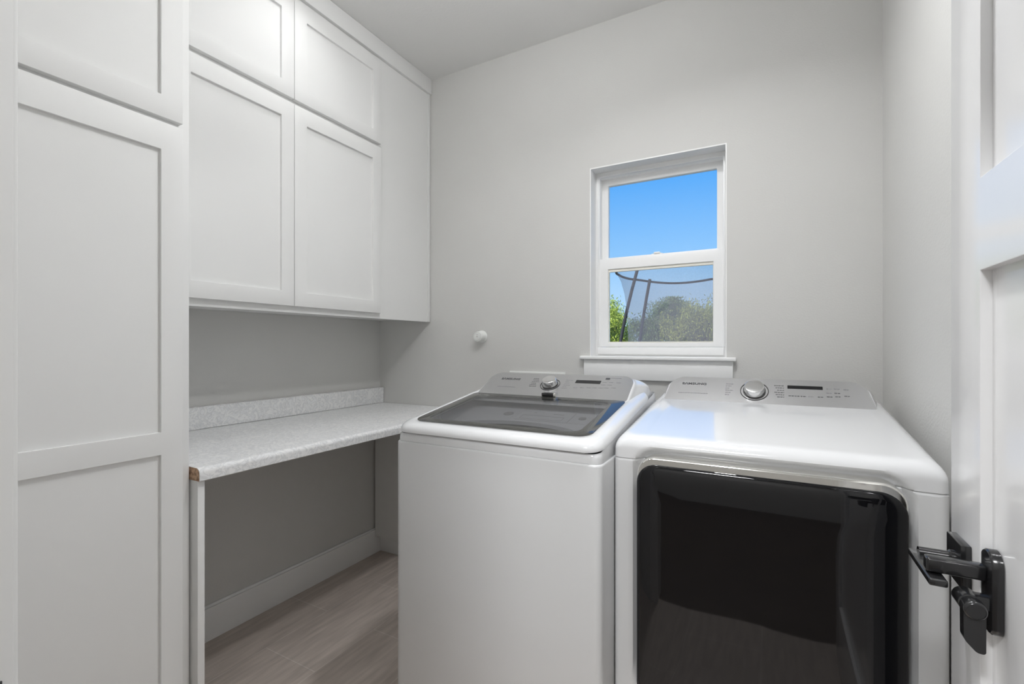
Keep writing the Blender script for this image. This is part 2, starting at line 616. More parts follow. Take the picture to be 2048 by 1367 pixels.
# ------------------------------------------------------------------ window
def window():
    w = bpy.data.objects.new('window_1', None)
    C.objects.link(w)
    w.location = ((WX0 + WX1) / 2, YB, WZ0)
    w['kind'] = 'structure'
    bm = cells([WX0 - 0.001, WX0 + 0.004, WX1 - 0.004, WX1 + 0.001], [WZ0, WZ1 - 0.004, WZ1 + 0.001], lambda i, j: not (i == 1 and j == 0), YB - 0.001, YB + 0.072, 'Y')
    obj('jamb_liner', bm, TRIM, w, 40)
    obj('frame', ring(WX0 + 0.001, WX1 - 0.001, WZ0, WZ1, WX0 + 0.024, WX1 - 0.019, 1.231, 2.045, YB + 0.07, YB + 0.16, 'Y', 0.002), VINYL, w, 40)
    bm = bmesh.new()
    bx(bm, WX0 + 0.012, WX0 + 0.02, YB + 0.064, YB + 0.075, 1.235, 2.05, 0.002)
    bx(bm, WX1 - 0.018, WX1 - 0.010, YB + 0.064, YB + 0.075, 1.235, 2.05, 0.002)
    bx(bm, WX0 + 0.012, WX1 - 0.010, YB + 0.064, YB + 0.075, 2.045, 2.053, 0.002)
    obj('frame_bead', bm, VINYL, w, 40)
    us = obj('upper_sash', ring(-0.718, -0.170, 1.62, 2.047, -0.686, -0.199, 1.664, 2.014, YB + 0.108, YB + 0.135, 'Y', 0.003), VINYL, w, 40)
    obj('pane', box(-0.690, -0.195, YB + 0.118, YB + 0.122, 1.66, 2.018), PANE, us)
    ls = obj('lower_sash', ring(-0.718, -0.168, 1.232, 1.655, -0.677, -0.211, 1.252, 1.603, YB + 0.074, YB + 0.102, 'Y', 0.003), VINYL, w, 40)
    obj('pane', box(-0.681, -0.207, YB + 0.086, YB + 0.090, 1.248, 1.607), PANE, ls)
    bm = ring(-0.677, -0.211, 1.252, 1.603, -0.673, -0.2125, 1.257, 1.590, YB + 0.080, YB + 0.095, 'Y', 0.001)
    g = obj('glazing_bead', bm, BEAD, ls, 40)
    g['label'] = 'cream glazing bead'
    obj('sill_rail', box(WX0 + 0.016, WX1 - 0.014, YB + 0.062, YB + 0.076, 1.197, 1.230, 0.003), VINYL, w, 40)
    bm = box(-0.475, -0.425, YB + 0.085, YB + 0.103, 1.654, 1.662, 0.002)
    bx(bm, -0.464, -0.436, YB + 0.078, YB + 0.100, 1.660, 1.668, 0.003)
    obj('sash_lock', bm, VINYL, w, 40)
    obj('stool', box(-0.784, -0.116, YB - 0.028, YB + 0.068, WZ0 - 0.015, WZ0 + 0.001, 0.004, 3), TRIM, w, 40)
    obj('apron', box(-0.767, -0.128, YB - 0.014, YB, 1.084, WZ0 - 0.015, 0.002), TRIM, w, 40)


window()


# ------------------------------------------------------------------ entrance door, standing open against the right wall
def entrance_door():
    X0, X1 = 0.250, 0.285
    Y0, Y1 = 0.160, 0.974
    ys = [Y0, Y0 + 0.115, Y1 - 0.115, Y1]
    zs = [0.012, 0.25, 1.341, 1.466, 1.92, 2.035]
    bm = cells(ys, zs, lambda i, j: not (i == 1 and j in (1, 3)), X0, X1, 'X', 0.0015)
    d = obj('door_1', bm, DOORP, None, 30, kind='structure')
    for (z0, z1) in ((0.25, 1.341), (1.466, 1.92)):
        bm = bmesh.new()
        a = [(ys[1], z0), (ys[2], z0), (ys[2], z1), (ys[1], z1)]
        for s, xf in ((1, X0), (-1, X1)):
            def rg(i, x):
                return [(x, ys[1] + i, z0 + i), (x, ys[2] - i, z0 + i), (x, ys[2] - i, z1 - i), (x, ys[1] + i, z1 - i)]
            tower(bm, [rg(0, xf + s * 0.0125), rg(0.003, xf + s * 0.0130), rg(0.010, xf + s * 0.0136)], False, True)
        obj('door_panel', bm, DOORP, d)
    # lever set
    LM = Matrix.Translation((X0, 0.9175, 0.9255)) @ Matrix.Rotation(-PI / 2, 4, 'Y')

    def lever(side):
        xf = X0 if side < 0 else X1
        bm = bmesh.new()
        bx(bm, min(xf, xf + side * 0.012), max(xf, xf + side * 0.012), 0.887, 0.948, 0.896, 0.957, 0.0015)
        h = obj('door_handle', bm, BLACKM, d, 40)
        h['label'] = 'matte black square rosette lever handle'
        bm = bmesh.new()
        M = Matrix.Translation((xf, 0.9175, 0.928)) @ Matrix.Rotation(side * PI / 2, 4, 'Y')
        lathe(bm, [(0.011, 0.010), (0.011, 0.016), (0.0085, 0.018), (0.0085, 0.052)], M, 24)
        obj('neck', bm, BLACKM, h, 40)
        xa, xb = sorted((xf + side * 0.041, xf + side * 0.061))
        obj('lever', box(xa, xb, 0.823, 0.934, 0.9175, 0.9275, 0.0025, 3), BLACKM, h, 40)
    lever(-1)
    lever(1)
    bm = box(0.257, 0.278, 0.9735, 0.9755, 0.897, 0.954, 0.0006)
    bx(bm, 0.263, 0.272, 0.974, 0.983, 0.918, 0.934, 0.002)
    lp = obj('latch_plate', bm, BLACKM, d, 40)
    lp['label'] = 'black latch plate with bolt'
    # child safety lock
    bm = bmesh.new()
    M = Matrix(((0, 0, -1, 0.2625), (1, 0, 0, 0.843), (0, 1, 0, 0.9185), (0, 0, 0, 1)))
    plate(bm, round_poly([(-0.020, -0.0535), (0.020, -0.0535), (0.020, 0.0535), (-0.020, 0.0535)], [0.012, 0.012, 0.0195, 0.0195], 8), M, 0.0, 0.0115, 0.002)
    k = obj('child_lock', bm, BLACKP, d, 40)
    k['label'] = 'black plastic lever lock with hanging thumb latch'
    bm = box(0.190, 0.252, 0.839, 0.858, 0.929, 0.949, 0.004, 3)
    obj('lock_arm', bm, BLACKP, k, 40)
    bm = bmesh.new()
    M = Matrix.Translation((0.229, 0.798, 0.905)) @ Matrix.Rotation(-PI / 2, 4, 'X')
    lathe(bm, [(0.0088, 0.0008), (0.0096, 0.0008), (0.0096, 0.0), (0.0110, 0.001), (0.0121, 0.004), (0.0121, 0.016), (0.0108, 0.0175), (0.0108, 0.0195), (0.0121, 0.021), (0.0121, 0.046), (0.0105, 0.048)], M, 32)
    bx(bm, 0.226, 0.2525, 0.826, 0.842, 0.896, 0.914, 0.002)
    M2 = Matrix(((1, 0, 0, 0.229), (0, 0, 1, 0.803), (0, 1, 0, 0.905), (0, 0, 0, 1)))
    plate(bm, round_poly([(-0.0108, 0.0), (0.0108, 0.0), (0.0105, -0.054), (0.002, -0.054), (-0.0105, -0.040)], [0, 0, 0.003, 0.008, 0.012], 5), M2, 0.0, 0.016, 0.002)
    obj('thumb_latch', bm, BLACKP, k, 40)


entrance_door()


# ------------------------------------------------------------------ cabinets
def shaker(parent, name, xf, y0, y1, z0, z1, iy0, iy1, holes, recess=0.010, th=0.020):
    """one door facing +X; holes = list of (z0, z1) panel openings"""
    zs = [z0]
    for a, b in holes:
        zs += [a, b]
    zs.append(z1)
    bm = cells([y0, iy0, iy1, y1], zs, lambda i, j: not (i == 1 and j % 2 == 1), xf - th, xf, 'X', 0.0012)
    d = obj(name, bm, CAB, parent, 30)
    for a, b in holes:
        obj('center_panel', box(xf - th + 0.002, xf - recess, iy0 - 0.004, iy1 + 0.004, a - 0.004, b + 0.004), CAB, d)
    return d


def tall_cabinet():
    t = thing('tall_cabinet', 'floor-to-ceiling white shaker pantry cabinet beside the marbled worktop', 'cabinet', (-1.75, 0.45, 0))
    obj('body', box(XL + 0.002, -1.443, 0.172, 0.731, 0.0, ZC - 0.001, 0.0015), CAB, t, 40)
    shaker(t, 'upper_door', -1.423, 0.30, 0.705, 1.851, 2.60, 0.354, 0.652, [(1.911, 2.54)])
    shaker(t, 'lower_door', -1.423, 0.30, 0.705, 0.115, 1.838, 0.354, 0.652, [(0.175, 0.947), (1.007, 1.764)])


tall_cabinet()


def wall_cabinet():
    XFR, XD = -1.695, -1.675
    t = thing('wall_cabinet', 'white shaker wall cabinet with four doors hung above the worktop', 'cabinet', (-1.88, 1.43, 1.372))
    obj('body', box(XL + 0.002, XFR - 0.018, 0.735, YB - 0.002, 1.390, ZC - 0.001, 0.0), CAB, t)
    bm = cells([0.735, YB - 0.002], [1.372, ZC - 0.001], lambda i, j: True, XFR - 0.018, XFR, 'X', 0.001)
    obj('face_frame', bm, CAB, t)
    dv = 1.2405
    for nm, y0, y1 in (('door', 0.80, dv - 0.0012), ('door', dv + 0.0012, 1.722)):
        iy0, iy1 = (y0 + 0.055, 1.184) if y0 < 1 else (1.300, 1.670)
        shaker(t, 'lower_door', XD, y0, y1, 1.398, 2.210, iy0, iy1, [(1.456, 2.144)])
        shaker(t, 'upper_door', XD, y0, y1, 2.230, 2.640, iy0, iy1, [(2.287, 2.570)])
    obj('fascia', box(XFR, XFR + 0.017, 0.735, YB - 0.002, 2.660, ZC - 0.001, 0.0015), CAB, t, 40)
    obj('scribe_strip', box(XFR, XFR + 0.006, YB - 0.022, YB - 0.002, 1.372, 2.660, 0.0015), CAB, t, 40)


wall_cabinet()


def worktop():
    y0, y1 = 0.735, YB - 0.002
    xb, xf, zt, zb = XL + 0.001, -1.398, 0.895, 0.8575
    bm = bmesh.new()
    prof = [(xb, zb), (xf - 0.002, zb), (xf, zb + 0.002)]
    r = 0.016
    for k in range(9):
        a = R(90 * k / 8)
        prof.append((xf - r + r * math.cos(a), zt - r + r * math.sin(a)))
    prof.append((xb, zt))
    tower(bm, [[(x, y, z) for x, z in prof] for y in (y0, y1)], True, True)
    w = obj('worktop', bm, LAM, None, 40)
    tag(w, 'white grey-marbled laminate worktop running along the left wall', 'countertop')
    bm = bmesh.new()
    tower(bm, [[(x - 0.0012 if x > -1.9 else x, y, z - (0.0012 if z > 0.87 else -0.0008)) for x, z in prof] for y in (y0 - 0.0007, y0 + 0.002)], True, True)
    c = obj('exposed_core', bm, CORE, w)
    c['label'] = 'raw brown particle board end'
    bm = bmesh.new()
    bx(bm, XL + 0.001, XL + 0.034, y0, y1, zt + 0.0005, 0.988, 0.005, 3)
    obj('backsplash', bm, LAM, w, 40)


worktop()
tag(obj('support_panel', box(XL + 0.001, -1.411, 0.737, 0.756, 0.0, 0.857, 0.001), CAB, None, 40), 'white support panel standing under the near end of the worktop', 'panel')
tag(obj('support_panel', box(XL + 0.015, -1.45, YB - 0.057, YB - 0.0125, 0.106, 0.857, 0.001), CAB, None, 40), 'white support panel on the back wall under the far end of the worktop', 'panel')


# ------------------------------------------------------------------ appliance console helper
def console(parent, cx, y0, z0, y1, z1, hb, ht, rtop, depth, zlow, feats, flare):
    """control housing with silver panel; feats holds the panel layout in local (u, v) metres"""
    L = math.hypot(y1 - y0, z1 - z0)
    ev = Vector((0, (y1 - y0) / L, (z1 - z0) / L))
    n = Vector((1, 0, 0)).cross(ev)
    n = -n if n.y > 0 else n
    M = Matrix(((1, ev.x, n.x, cx), (0, ev.y, n.y, y0), (0, ev.z, n.z, z0), (0, 0, 0, 1)))
    e = 0.008
    outl = round_poly([(-hb - e, -0.03), (hb + e, -0.03), (ht + e, L + e * 0.6), (-ht - e, L + e * 0.6)], [0.004, 0.004, rtop + e, rtop + e], 10)
    rings = []
    for w, s in ((-0.0005, 0.005), (-0.004, 0.001), (-0.010, 0.0)):
        rings.append([M @ Vector((u - math.copysign(s, u), v - (s if v > 0 else 0), w)) for u, v in outl])
    base = [M @ Vector((u, v, -0.010)) for u, v in outl]
    zt = max(p.z for p in base)
    ymax = max(p.y for p in base)
    for k in range(1, 9):
        t = k / 8
        f = math.sqrt(max(0.0, 1 - (0.93 * t) ** 2.2))
        rg = []
        for p in base:
            zz = zlow + (p.z - zlow) * f
            yy = p.y + (ymax + depth * 1.0 - p.y) * t
            rg.append(Vector((cx + (p.x - cx) * (1 + flare * min(1.0, 2.2 * t)), yy, zz)))
        rings.append(rg)
    bm = bmesh.new()
    tower(bm, rings, True, True)
    hs = obj('console_housing', bm, ENAMEL, parent, 50)
    outp = round_poly([(-hb, 0.001), (hb, 0.001), (ht, L), (-ht, L)], [0.012, 0.012, rtop, rtop], 10)
    bm = bmesh.new()
    plate(bm, outp, M, -0.004, 0.0015, 0.0008)
    # fine print is part of the panel's own surface
    for (u, v, w, h, dark) in feats['marks']:
        f0 = len(bm.faces)
        plate(bm, [(u - w / 2, v - h / 2), (u + w / 2, v - h / 2), (u + w / 2, v + h / 2), (u - w / 2, v + h / 2)], M, 0.0012, 0.0018)
        bm.faces.ensure_lookup_table()
        for f in bm.faces[f0:]:
            f.material_index = 1 if dark else 2
    pn = obj('control_panel', bm, SILVER, parent, 40)
    pn.data.materials.append(PRINT)
    pn.data.materials.append(PRINTL)
    # knob
    ku, kv, kr = feats['knob']
    bm = bmesh.new()
    K = M @ Matrix.Translation((ku, kv, 0.0015))
    rr_ = kr * 1.28
    lathe(bm, [(rr_ - 0.0022, 0.0), (rr_ - 0.0022, 0.0016), (rr_, 0.0016), (rr_, 0.0)], K, 48, False, False)
    obj('knob_ring', bm, KDARK, pn, 40)
    bm = bmesh.new()
    lathe(bm, [(kr * 1.02, 0.0), (kr * 1.02, 0.004), (kr * 0.98, 0.005)], K, 48)
    kb = obj('dial_knob', bm, KDARK, pn, 40)
    bm = bmesh.new()
    lathe(bm, [(kr * 0.98, 0.005), (kr * 0.96, 0.007), (kr * 0.90, 0.022), (kr * 0.86, 0.0245), (kr * 0.80, 0.0250), (kr * 0.3, 0.0246)], K, 48)
    kc = obj('knob_cap', bm, KNOB, pn, 50)
    kc['label'] = 'polished metal knob cap'
    # display
    u0, u1, v0, v1 = feats['display']
    bm = bmesh.new()
    plate(bm, round_poly([(u0, v0), (u1, v0), (u1, v1), (u0, v1)], [0.001] * 4, 3), M, 0.001, 0.0021)
    obj('display', bm, DISP, pn)
    # lettering
    lu, lv, lh, lw = feats['logo']
    bm = text_bm('S\u039bMSUNG', M @ Matrix.Translation((lu, lv, 0.0017)), lh, 1.0, 0.0002, 0.0)
    us = [(M.inverted() @ v.co).x for v in bm.verts]
    sc = lw / max(1e-6, max(us) - min(us))
    bm.free()
    bm = text_bm('S\u039bMSUNG', M @ Matrix.Translation((lu, lv, 0.0017)), lh, sc, 0.0002, 0.0006)
    obj('lettering', bm, PRINT, pn)
    return M, pn


def words(u0, u1, v, h, seed, dark, gap=0.0016):
    """a line of unreadably small print as a row of short strokes"""
    rnd = random.Random(seed)
    out = []
    u = u0
    while u < u1:
        w = min(rnd.uniform(0.0035, 0.009), u1 - u)
        out.append((u + w / 2, v, w, h, dark))
        u += w + gap
    return out


# ------------------------------------------------------------------ washing machine
def washer():
    x0, x1, y0, y1 = -1.055, -0.3715, 1.147, 1.850
    cx = (x0 + x1) / 2
    sl = 0.150
    t = thing('washing_machine', 'white top-load washing machine with a glass lid, standing left of the dryer', 'washing machine', (cx, 1.5, 0))
    n = (24, 16, 24, 16)
    bm = bmesh.new()
    rings = []
    for z, i in ((0.03, 0.004), (0.036, 0.0), (0.5, 0.0), (0.9285, 0.0), (0.9318, 0.0006), (0.9342, 0.0022), (0.9352, 0.0045)):
        rings.append([(x, y, z) for x, y in rr(x0 + i, x1 - i, y0 + i, y1 - i, 0.022, n)])
    tower(bm, rings, True, True)
    obj('body', bm, ENAMELB, t, 40)
    for fx in (x0 + 0.06, x1 - 0.06):
        for fy in (y0 + 0.06, y1 - 0.06):
            bm = bmesh.new()
            lathe(bm, [(0.022, 0.0), (0.022, 0.012), (0.010, 0.014), (0.010, 0.032)], Matrix.Translation((fx, fy, 0)), 16)
            obj('foot', bm, BLACKP, t, 40)
    # trim band between body and top cover, rising to the back
    bm = bmesh.new()
    rings = []
    for f, i in ((0.0, 0.0045), (0.04, 0.0036), (0.55, 0.0040), (0.85, 0.0052), (1.0, 0.0085)):
        rg = []
        for x, y in rr(x0 + i, x1 - i, y0 + i, y1 - i, 0.024, n):
            top = 0.9592 + sl * (y - y0)
            rg.append((x, y, 0.935 + (top - 0.935) * f))
        rings.append(rg)
    tower(bm, rings, False, False)
    obj('trim_band', bm, ENAMEL, t, 40)
    # top cover: sloping rounded slab with the lid opening
    yc = 1.66
    gx0, gx1, gy0, gy1 = -1.021, -0.418, 1.190, 1.582
    bm = bmesh.new()
    rings = []
    r = 0.021
    seq = [(0.012, 0.0), (0.003, 0.0), (0.0, 0.002), (0.0, 0.006)]
    for k in range(1, 9):
        a = R(90 * k / 8)
        seq.append((r * (1 - math.cos(a)), 0.006 + r * math.sin(a)))
    seq.append((r + 0.008, 0.006 + r + 0.0008))
    for i, h in seq:
        rings.append([(x, y, 0.963 + h + sl * (y - y0)) for x, y in rr(x0 + 0.002 + i, x1 - 0.002 - i, y0 - 0.003 + i, yc + 0.07 - i * 0.2, 0.045, n)])
    hz = 0.0265
    for i, dz in ((-0.001, 0.0), (0.002, -0.002), (0.004, -0.010), (0.006, -0.022)):
        rings.append([(x, y, 0.963 + hz + dz + sl * (y - y0)) for x, y in rr(gx0 + i, gx1 - i, gy0 + i, gy1 - i * 0, 0.040, n)])
    tower(bm, rings, False, False)
    obj('top_cover', bm, ENAMEL, t, 40)

    def zl(y, h=0.0):
        return 0.963 + hz + h + sl * (y - y0)
    # lid: dark printed border around a clear pane
    bm = bmesh.new()
    o_ = rr(gx0 + 0.0005, gx1 - 0.0005, gy0 + 0.0005, gy1, 0.039, n)
    i_ = rr(gx0 + 0.036, gx1 - 0.040, gy0 + 0.028, gy1 - 0.050, 0.030, n)
    tower(bm, [[(x, y, zl(y, -0.004)) for x, y in i_], [(x, y, zl(y, -0.004)) for x, y in o_], [(x, y, zl(y, 0.0004)) for x, y in o_],
               [(x, y, zl(y, 0.0016)) for x, y in rr(gx0 + 0.003, gx1 - 0.003, gy0 + 0.003, gy1 - 0.001, 0.037, n)], [(x, y, zl(y, 0.0018)) for x, y in i_], [(x, y, zl(y, -0.004)) for x, y in i_]])
    lid = obj('lid', bm, BORDER, t, 40)
    bm = bmesh.new()
    tower(bm, [[(x, y, zl(y, 0.0018)) for x, y in i_]], False, True)
    p = obj('lid_glass', bm, LIDGLASS, lid)
    p['label'] = 'clear glass pane'
    # tub surround under the glass with a round drum opening
    def bez(y, h=0.0):
        return 0.985 + 0.2 * (y - 1.45) + h
    dcx, dcy = cx - 0.02, 1.312
    rect = rr(gx0 + 0.006, gx1 - 0.006, gy0 + 0.006, gy1, 0.036, n)
    rect2 = rr(gx0 + 0.022, gx1 - 0.022, gy0 + 0.016, gy1 - 0.014, 0.034, n)
    circ = []
    for x, y in rect:
        a = math.atan2((y - dcy) / 0.4, x - dcx)
        circ.append((dcx + 0.270 * math.cos(a), dcy + 0.112 * math.sin(a)))
    bm = bmesh.new()
    tower(bm, [[(x, y, zl(y, -0.020)) for x, y in rect],
               [(x, y, bez(y, 0.006)) for x, y in rect2],
               [(x * 0.94 + c[0] * 0.06, y * 0.94 + c[1] * 0.06, bez(y)) for (x, y), c in zip(rect2, circ)],
               [(x, y, bez(y)) for x, y in circ],
               [(x, y, bez(y, -0.012)) for x, y in circ]])
    obj('tub_ring', bm, TUBW, t, 50)
    bm = bmesh.new()
    tower(bm, [[(x, y, bez(y, -0.010)) for x, y in circ], [(dcx + (x - dcx) * 1.02, dcy + (y - dcy) * 1.04, 0.86) for x, y in circ], [(dcx + (x - dcx) * 1.02, dcy + (y - dcy) * 1.04, 0.55) for x, y in circ]], False, True)
    obj('drum', bm, DRUM, t, 40)

    # fittings on the rear of the tub surround, just below the glass
    BT = math.atan(0.2)

    def decal(u, v, rw, rh, rad, name, m, h=0.0012):
        b = bmesh.new()
        Mx = Matrix.Translation((u, v, bez(v))) @ Matrix.Rotation(BT, 4, 'X')
        plate(b, round_poly([(-rw, -rh), (rw, -rh), (rw, rh), (-rw, rh)], [rad] * 4, 8), Mx, -0.003, h)
        return obj(name, b, m, t)
    decal(-0.826, 1.487, 0.0195, 0.0195, 0.0193, 'bleach_cap', TUBG)
    dw = decal(-0.642, 1.490, 0.140, 0.050, 0.006, 'dispenser_drawer', TUBW)
    bm = bmesh.new()
    for (u0, u1, v, h) in ((-0.765, -0.610, 1.452, 0.0015), (-0.765, -0.610, 1.486, 0.0015), (-0.766, -0.7645, 1.469, 0.034), (-0.6105, -0.609, 1.469, 0.034), (-0.585, -0.583, 1.490, 0.096), (-0.735, -0.725, 1.515, 0.004), (-0.660, -0.620, 1.512, 0.003)):
        Mx = Matrix.Translation(((u0 + u1) / 2, v, bez(v, 0.0012))) @ Matrix.Rotation(BT, 4, 'X')
        w = (u1 - u0) / 2
        plate(bm, [(-w, -h / 2), (w, -h / 2), (w, h / 2), (-w, h / 2)], Mx, -0.001, 0.0004)
    obj('drawer_outline', bm, TUBG, dw)
    decal(-0.546, 1.490, 0.013, 0.012, 0.010, 'drain_cap', TUBG, 0.0026)
    # latch under the console
    bm = box(-0.728, -0.684, 1.556, 1.582, zl(1.57, 0.001), zl(1.57, 0.014), 0.002)
    obj('lid_latch', bm, BLACKP, t, 40)
    bm = box(-0.682, -0.675, 1.556, 1.582, zl(1.57, 0.001), zl(1.57, 0.015), 0.001)
    obj('latch_tab', bm, CHROME, t, 40)
    # console
    marks = []
    for k in range(6):
        v = 0.121 - k * 0.0108
        marks += words(-0.098 + (k % 2) * 0.002, -0.098 + 0.022 + 0.010 * ((k * 7) % 3) / 2, v, 0.0028, 10 + k, True)
        marks += words(0.040, 0.066 - 0.006 * ((k * 5) % 3), v - 0.003, 0.0028, 30 + k, False)
    marks += words(-0.231, -0.150, 0.0555, 0.0030, 51, False)
    marks.append((0.196, 0.1375, 0.016, 0.012, True))
    marks += words(0.206, 0.245, 0.1425, 0.0022, 52, False, 0.0006)
    for a, b_ in ((0.092, 0.0705), (0.118, 0.0715), (0.142, 0.073), (0.164, 0.074), (0.186, 0.0755), (0.206, 0.077), (0.232, 0.079), (0.192, 0.112), (0.215, 0.113), (0.242, 0.1135), (0.190, 0.096), (0.213, 0.097)):
        marks += words(a - 0.008, a + 0.008, b_, 0.0030, int(a * 1000), False)
    console(t, cx, 1.560, 1.050, 1.700, 1.1262, 0.295, 0.293, 0.048, 0.13, 0.985,
            dict(knob=(-0.014, 0.083, 0.0300), display=(0.080, 0.176, 0.1015, 0.1215), logo=(-0.197, 0.112, 0.0125, 0.083), marks=marks), 0.085)


washer()


# ------------------------------------------------------------------ dryer
def dryer():
    x0, x1, y0, y1 = -0.3695, 0.3225, 1.254, 1.960
    cx = -0.024
    t = thing('tumble_dryer', 'white front-load dryer with a black glass door, standing right of the washing machine', 'dryer', (cx, 1.6, 0))
    dx0, dx1, dz0, dz1, dr = cx - 0.2765, cx + 0.2745, 0.33, 0.953, 0.045
    n = (90, 12, 20, 12)
    NF = n[0] + 1

    def sdf(x, z):
        hx, hz = (dx1 - dx0) / 2 - dr, (dz1 - dz0) / 2 - dr
        qx, qz = abs(x - (dx0 + dx1) / 2) - hx, abs(z - (dz0 + dz1) / 2) - hz
        return math.hypot(max(qx, 0), max(qz, 0)) + min(max(qx, qz), 0) - dr

    def dip(x, z):
        k = min(1, max(0, (sdf(x, z) - 0.003) / 0.019))
        return 0.027 * (1 - k * k * (3 - 2 * k))

    def rg(i, z, slope=0.0, r=0.014):
        out = []
        for k, (x, y) in enumerate(rr(x0 + i, x1 - i, y0 + i, y1 - i * 0.3, r, n)):
            yy = y + (dip(x, z) if k < NF else 0.0)
            out.append((x, yy, z + slope * (y - y0)))
        return out
    bm = bmesh.new()
    zs = [0.036, 0.20, 0.29, 0.30, 0.305, 0.31, 0.315, 0.32, 0.325, 0.33, 0.34, 0.36, 0.40, 0.6, 0.8, 0.88] + [0.89 + 0.004 * k for k in range(12)]
    rings = [rg(0.004, 0.03)] + [rg(0.0, z) for z in zs] + [rg(0.002, 0.9365)]
    tower(bm, rings, True, False)
    obj('body', bm, ENAMELB, t, 40)
    for fx in (x0 + 0.06, x1 - 0.06):
        for fy in (y0 + 0.06, y1 - 0.06):
            bm = bmesh.new()
            lathe(bm, [(0.022, 0.0), (0.022, 0.012), (0.010, 0.014), (0.010, 0.032)], Matrix.Translation((fx, fy, 0)), 16)
            obj('foot', bm, BLACKP, t, 40)
    bm = bmesh.new()
    rings = [rg(0.002, 0.9370), rg(0.0, 0.9390)]
    for z in (0.943, 0.947, 0.951, 0.955, 0.959, 0.963):
        rings.append(rg(0.0005 * (z - 0.939) / 0.02, z, 0.109 * (z - 0.939) / 0.03))
    r = 0.032
    for k in range(1, 11):
        a = R(90 * k / 10)
        rings.append(rg(0.0005 + r * (1 - math.cos(a)), 0.963 + r * math.sin(a), 0.109 * min(1, (0.963 - 0.939 + r * math.sin(a)) / 0.03), 0.014 + 0.030 * math.sin(a) * 0.7))
    rings.append(rg(r + 0.010, 0.9954, 0.109, 0.04))
    rings.append(rg(r + 0.022, 0.9950, 0.109, 0.035))
    tower(bm, rings, False, True)
    obj('top_cover', bm, ENAMEL, t, 40)

    # door: rings follow the rounded outline and step forward
    def dring(i, y, top=0.0, rad=None, side=0.0):
        a = rr(dx0 + i + side, dx1 - i - side, dz0 + i, dz1 - i - top, (rad or dr) - min(i, 0.02), (30, 20, 40, 20), 10)
        return [(x, y, z) for x, z in a]
    bm = bmesh.new()
    tower(bm, [dring(0.0, 1.279), dring(0.0, 1.232), dring(0.0015, 1.228), dring(0.004, 1.2255)], True, True)
    d = obj('door', bm, CHROME, t, 40)
    d['label'] = 'black glass door with a chrome top edge'
    bm = bmesh.new()
    tower(bm, [dring(0.0, 1.2345, 0.017, 0.05, -0.0006), dring(0.0, 1.2265, 0.017, 0.05, -0.0006), dring(0.0015, 1.2235, 0.017, 0.05), dring(0.006, 1.2208, 0.017, 0.05), dring(0.016, 1.2186, 0.017, 0.05),
               dring(0.035, 1.2168, 0.017, 0.05), dring(0.07, 1.2152, 0.017, 0.05), dring(0.12, 1.2144, 0.017, 0.05)], False, True)
    g = obj('door_glass', bm, BGLASS, d, 60)
    bm = bmesh.new()
    tower(bm, [[(x, y, z) for x, z in rr(dx0 - 0.0004, dx1 + 0.0004, dz0 - 0.0004, 0.905, 0.04, (10, 10, 10, 10), 6)] for y in (1.278, 1.2262)], False, False)
    obj('door_edge', bm, BLACKP, d, 40)
    # console
    marks = []
    for k in range(6):
        v = 0.0915 - k * 0.0102
        marks += words(-0.108, -0.084 - 0.006 * ((k * 7) % 3), v, 0.0026, 70 + k, False)
        marks += words(0.040 + 0.004 * (k % 3), 0.068, v - 0.0005, 0.0028, 90 + k, True)
    marks += words(-0.261, -0.164, 0.0405, 0.0024, 55, False)
    for a, b_, dk in ((0.088, 0.0475, True), (0.105, 0.0475, True), (0.122, 0.0475, True), (0.142, 0.0475, False), (0.168, 0.0475, True), (0.193, 0.0845, False), (0.213, 0.0855, False), (0.192, 0.066, False), (0.213, 0.067, True),
                      (0.192, 0.050, True), (0.214, 0.052, True), (0.238, 0.056, True), (0.238, 0.084, False)):
        marks += words(a - 0.0075, a + 0.0075, b_, 0.0030, int(a * 3000), dk)
    console(t, cx, 1.740, 1.043, 1.830, 1.1230, 0.308, 0.287, 0.052, 0.11, 0.985,
            dict(knob=(-0.019, 0.062, 0.0335), display=(0.078, 0.176, 0.0797, 0.0937), logo=(-0.2115, 0.0862, 0.0098, 0.080), marks=marks), 0.06)


dryer()


# ------------------------------------------------------------------ small wall fittings
def round_fitting():
    t = thing('wall_fitting', 'small round white plastic fitting on the back wall above the worktop', 'wall fitting', (-1.340, YB, 1.280))
    M = Matrix.Translation((-1.344, YB, 1.285)) @ Matrix.Rotation(PI / 2, 4, 'X') @ Matrix.Diagonal((1.1, 1.1, 1.0, 1))
    bm = bmesh.new()
    lathe(bm, [(0.0305, -0.002), (0.0305, 0.003), (0.028, 0.006), (0.026, 0.007), (0.026, 0.014), (0.0255, 0.015), (0.0255, 0.034), (0.024, 0.036)], M, 40)
    obj('base', bm, PLAST, t, 40)
    bm = bmesh.new()
    lathe(bm, [(0.0235, 0.035), (0.0235, 0.043), (0.0222, 0.0445), (0.0195, 0.0445), (0.0188, 0.0425), (0.0178, 0.0425), (0.0172, 0.046), (0.010, 0.0472), (0.004, 0.0475)], M, 40)
    c = obj('cap', bm, PLAST, t, 40)
    bm = bmesh.new()
    lathe(bm, [(0.0022, 0.046), (0.0022, 0.0482)], M, 16)
    bx(bm, -1.3475, -1.3405, YB - 0.0482, YB - 0.046, 1.2935, 1.2955)
    obj('key_slot', bm, TUBG, c)


round_fitting()


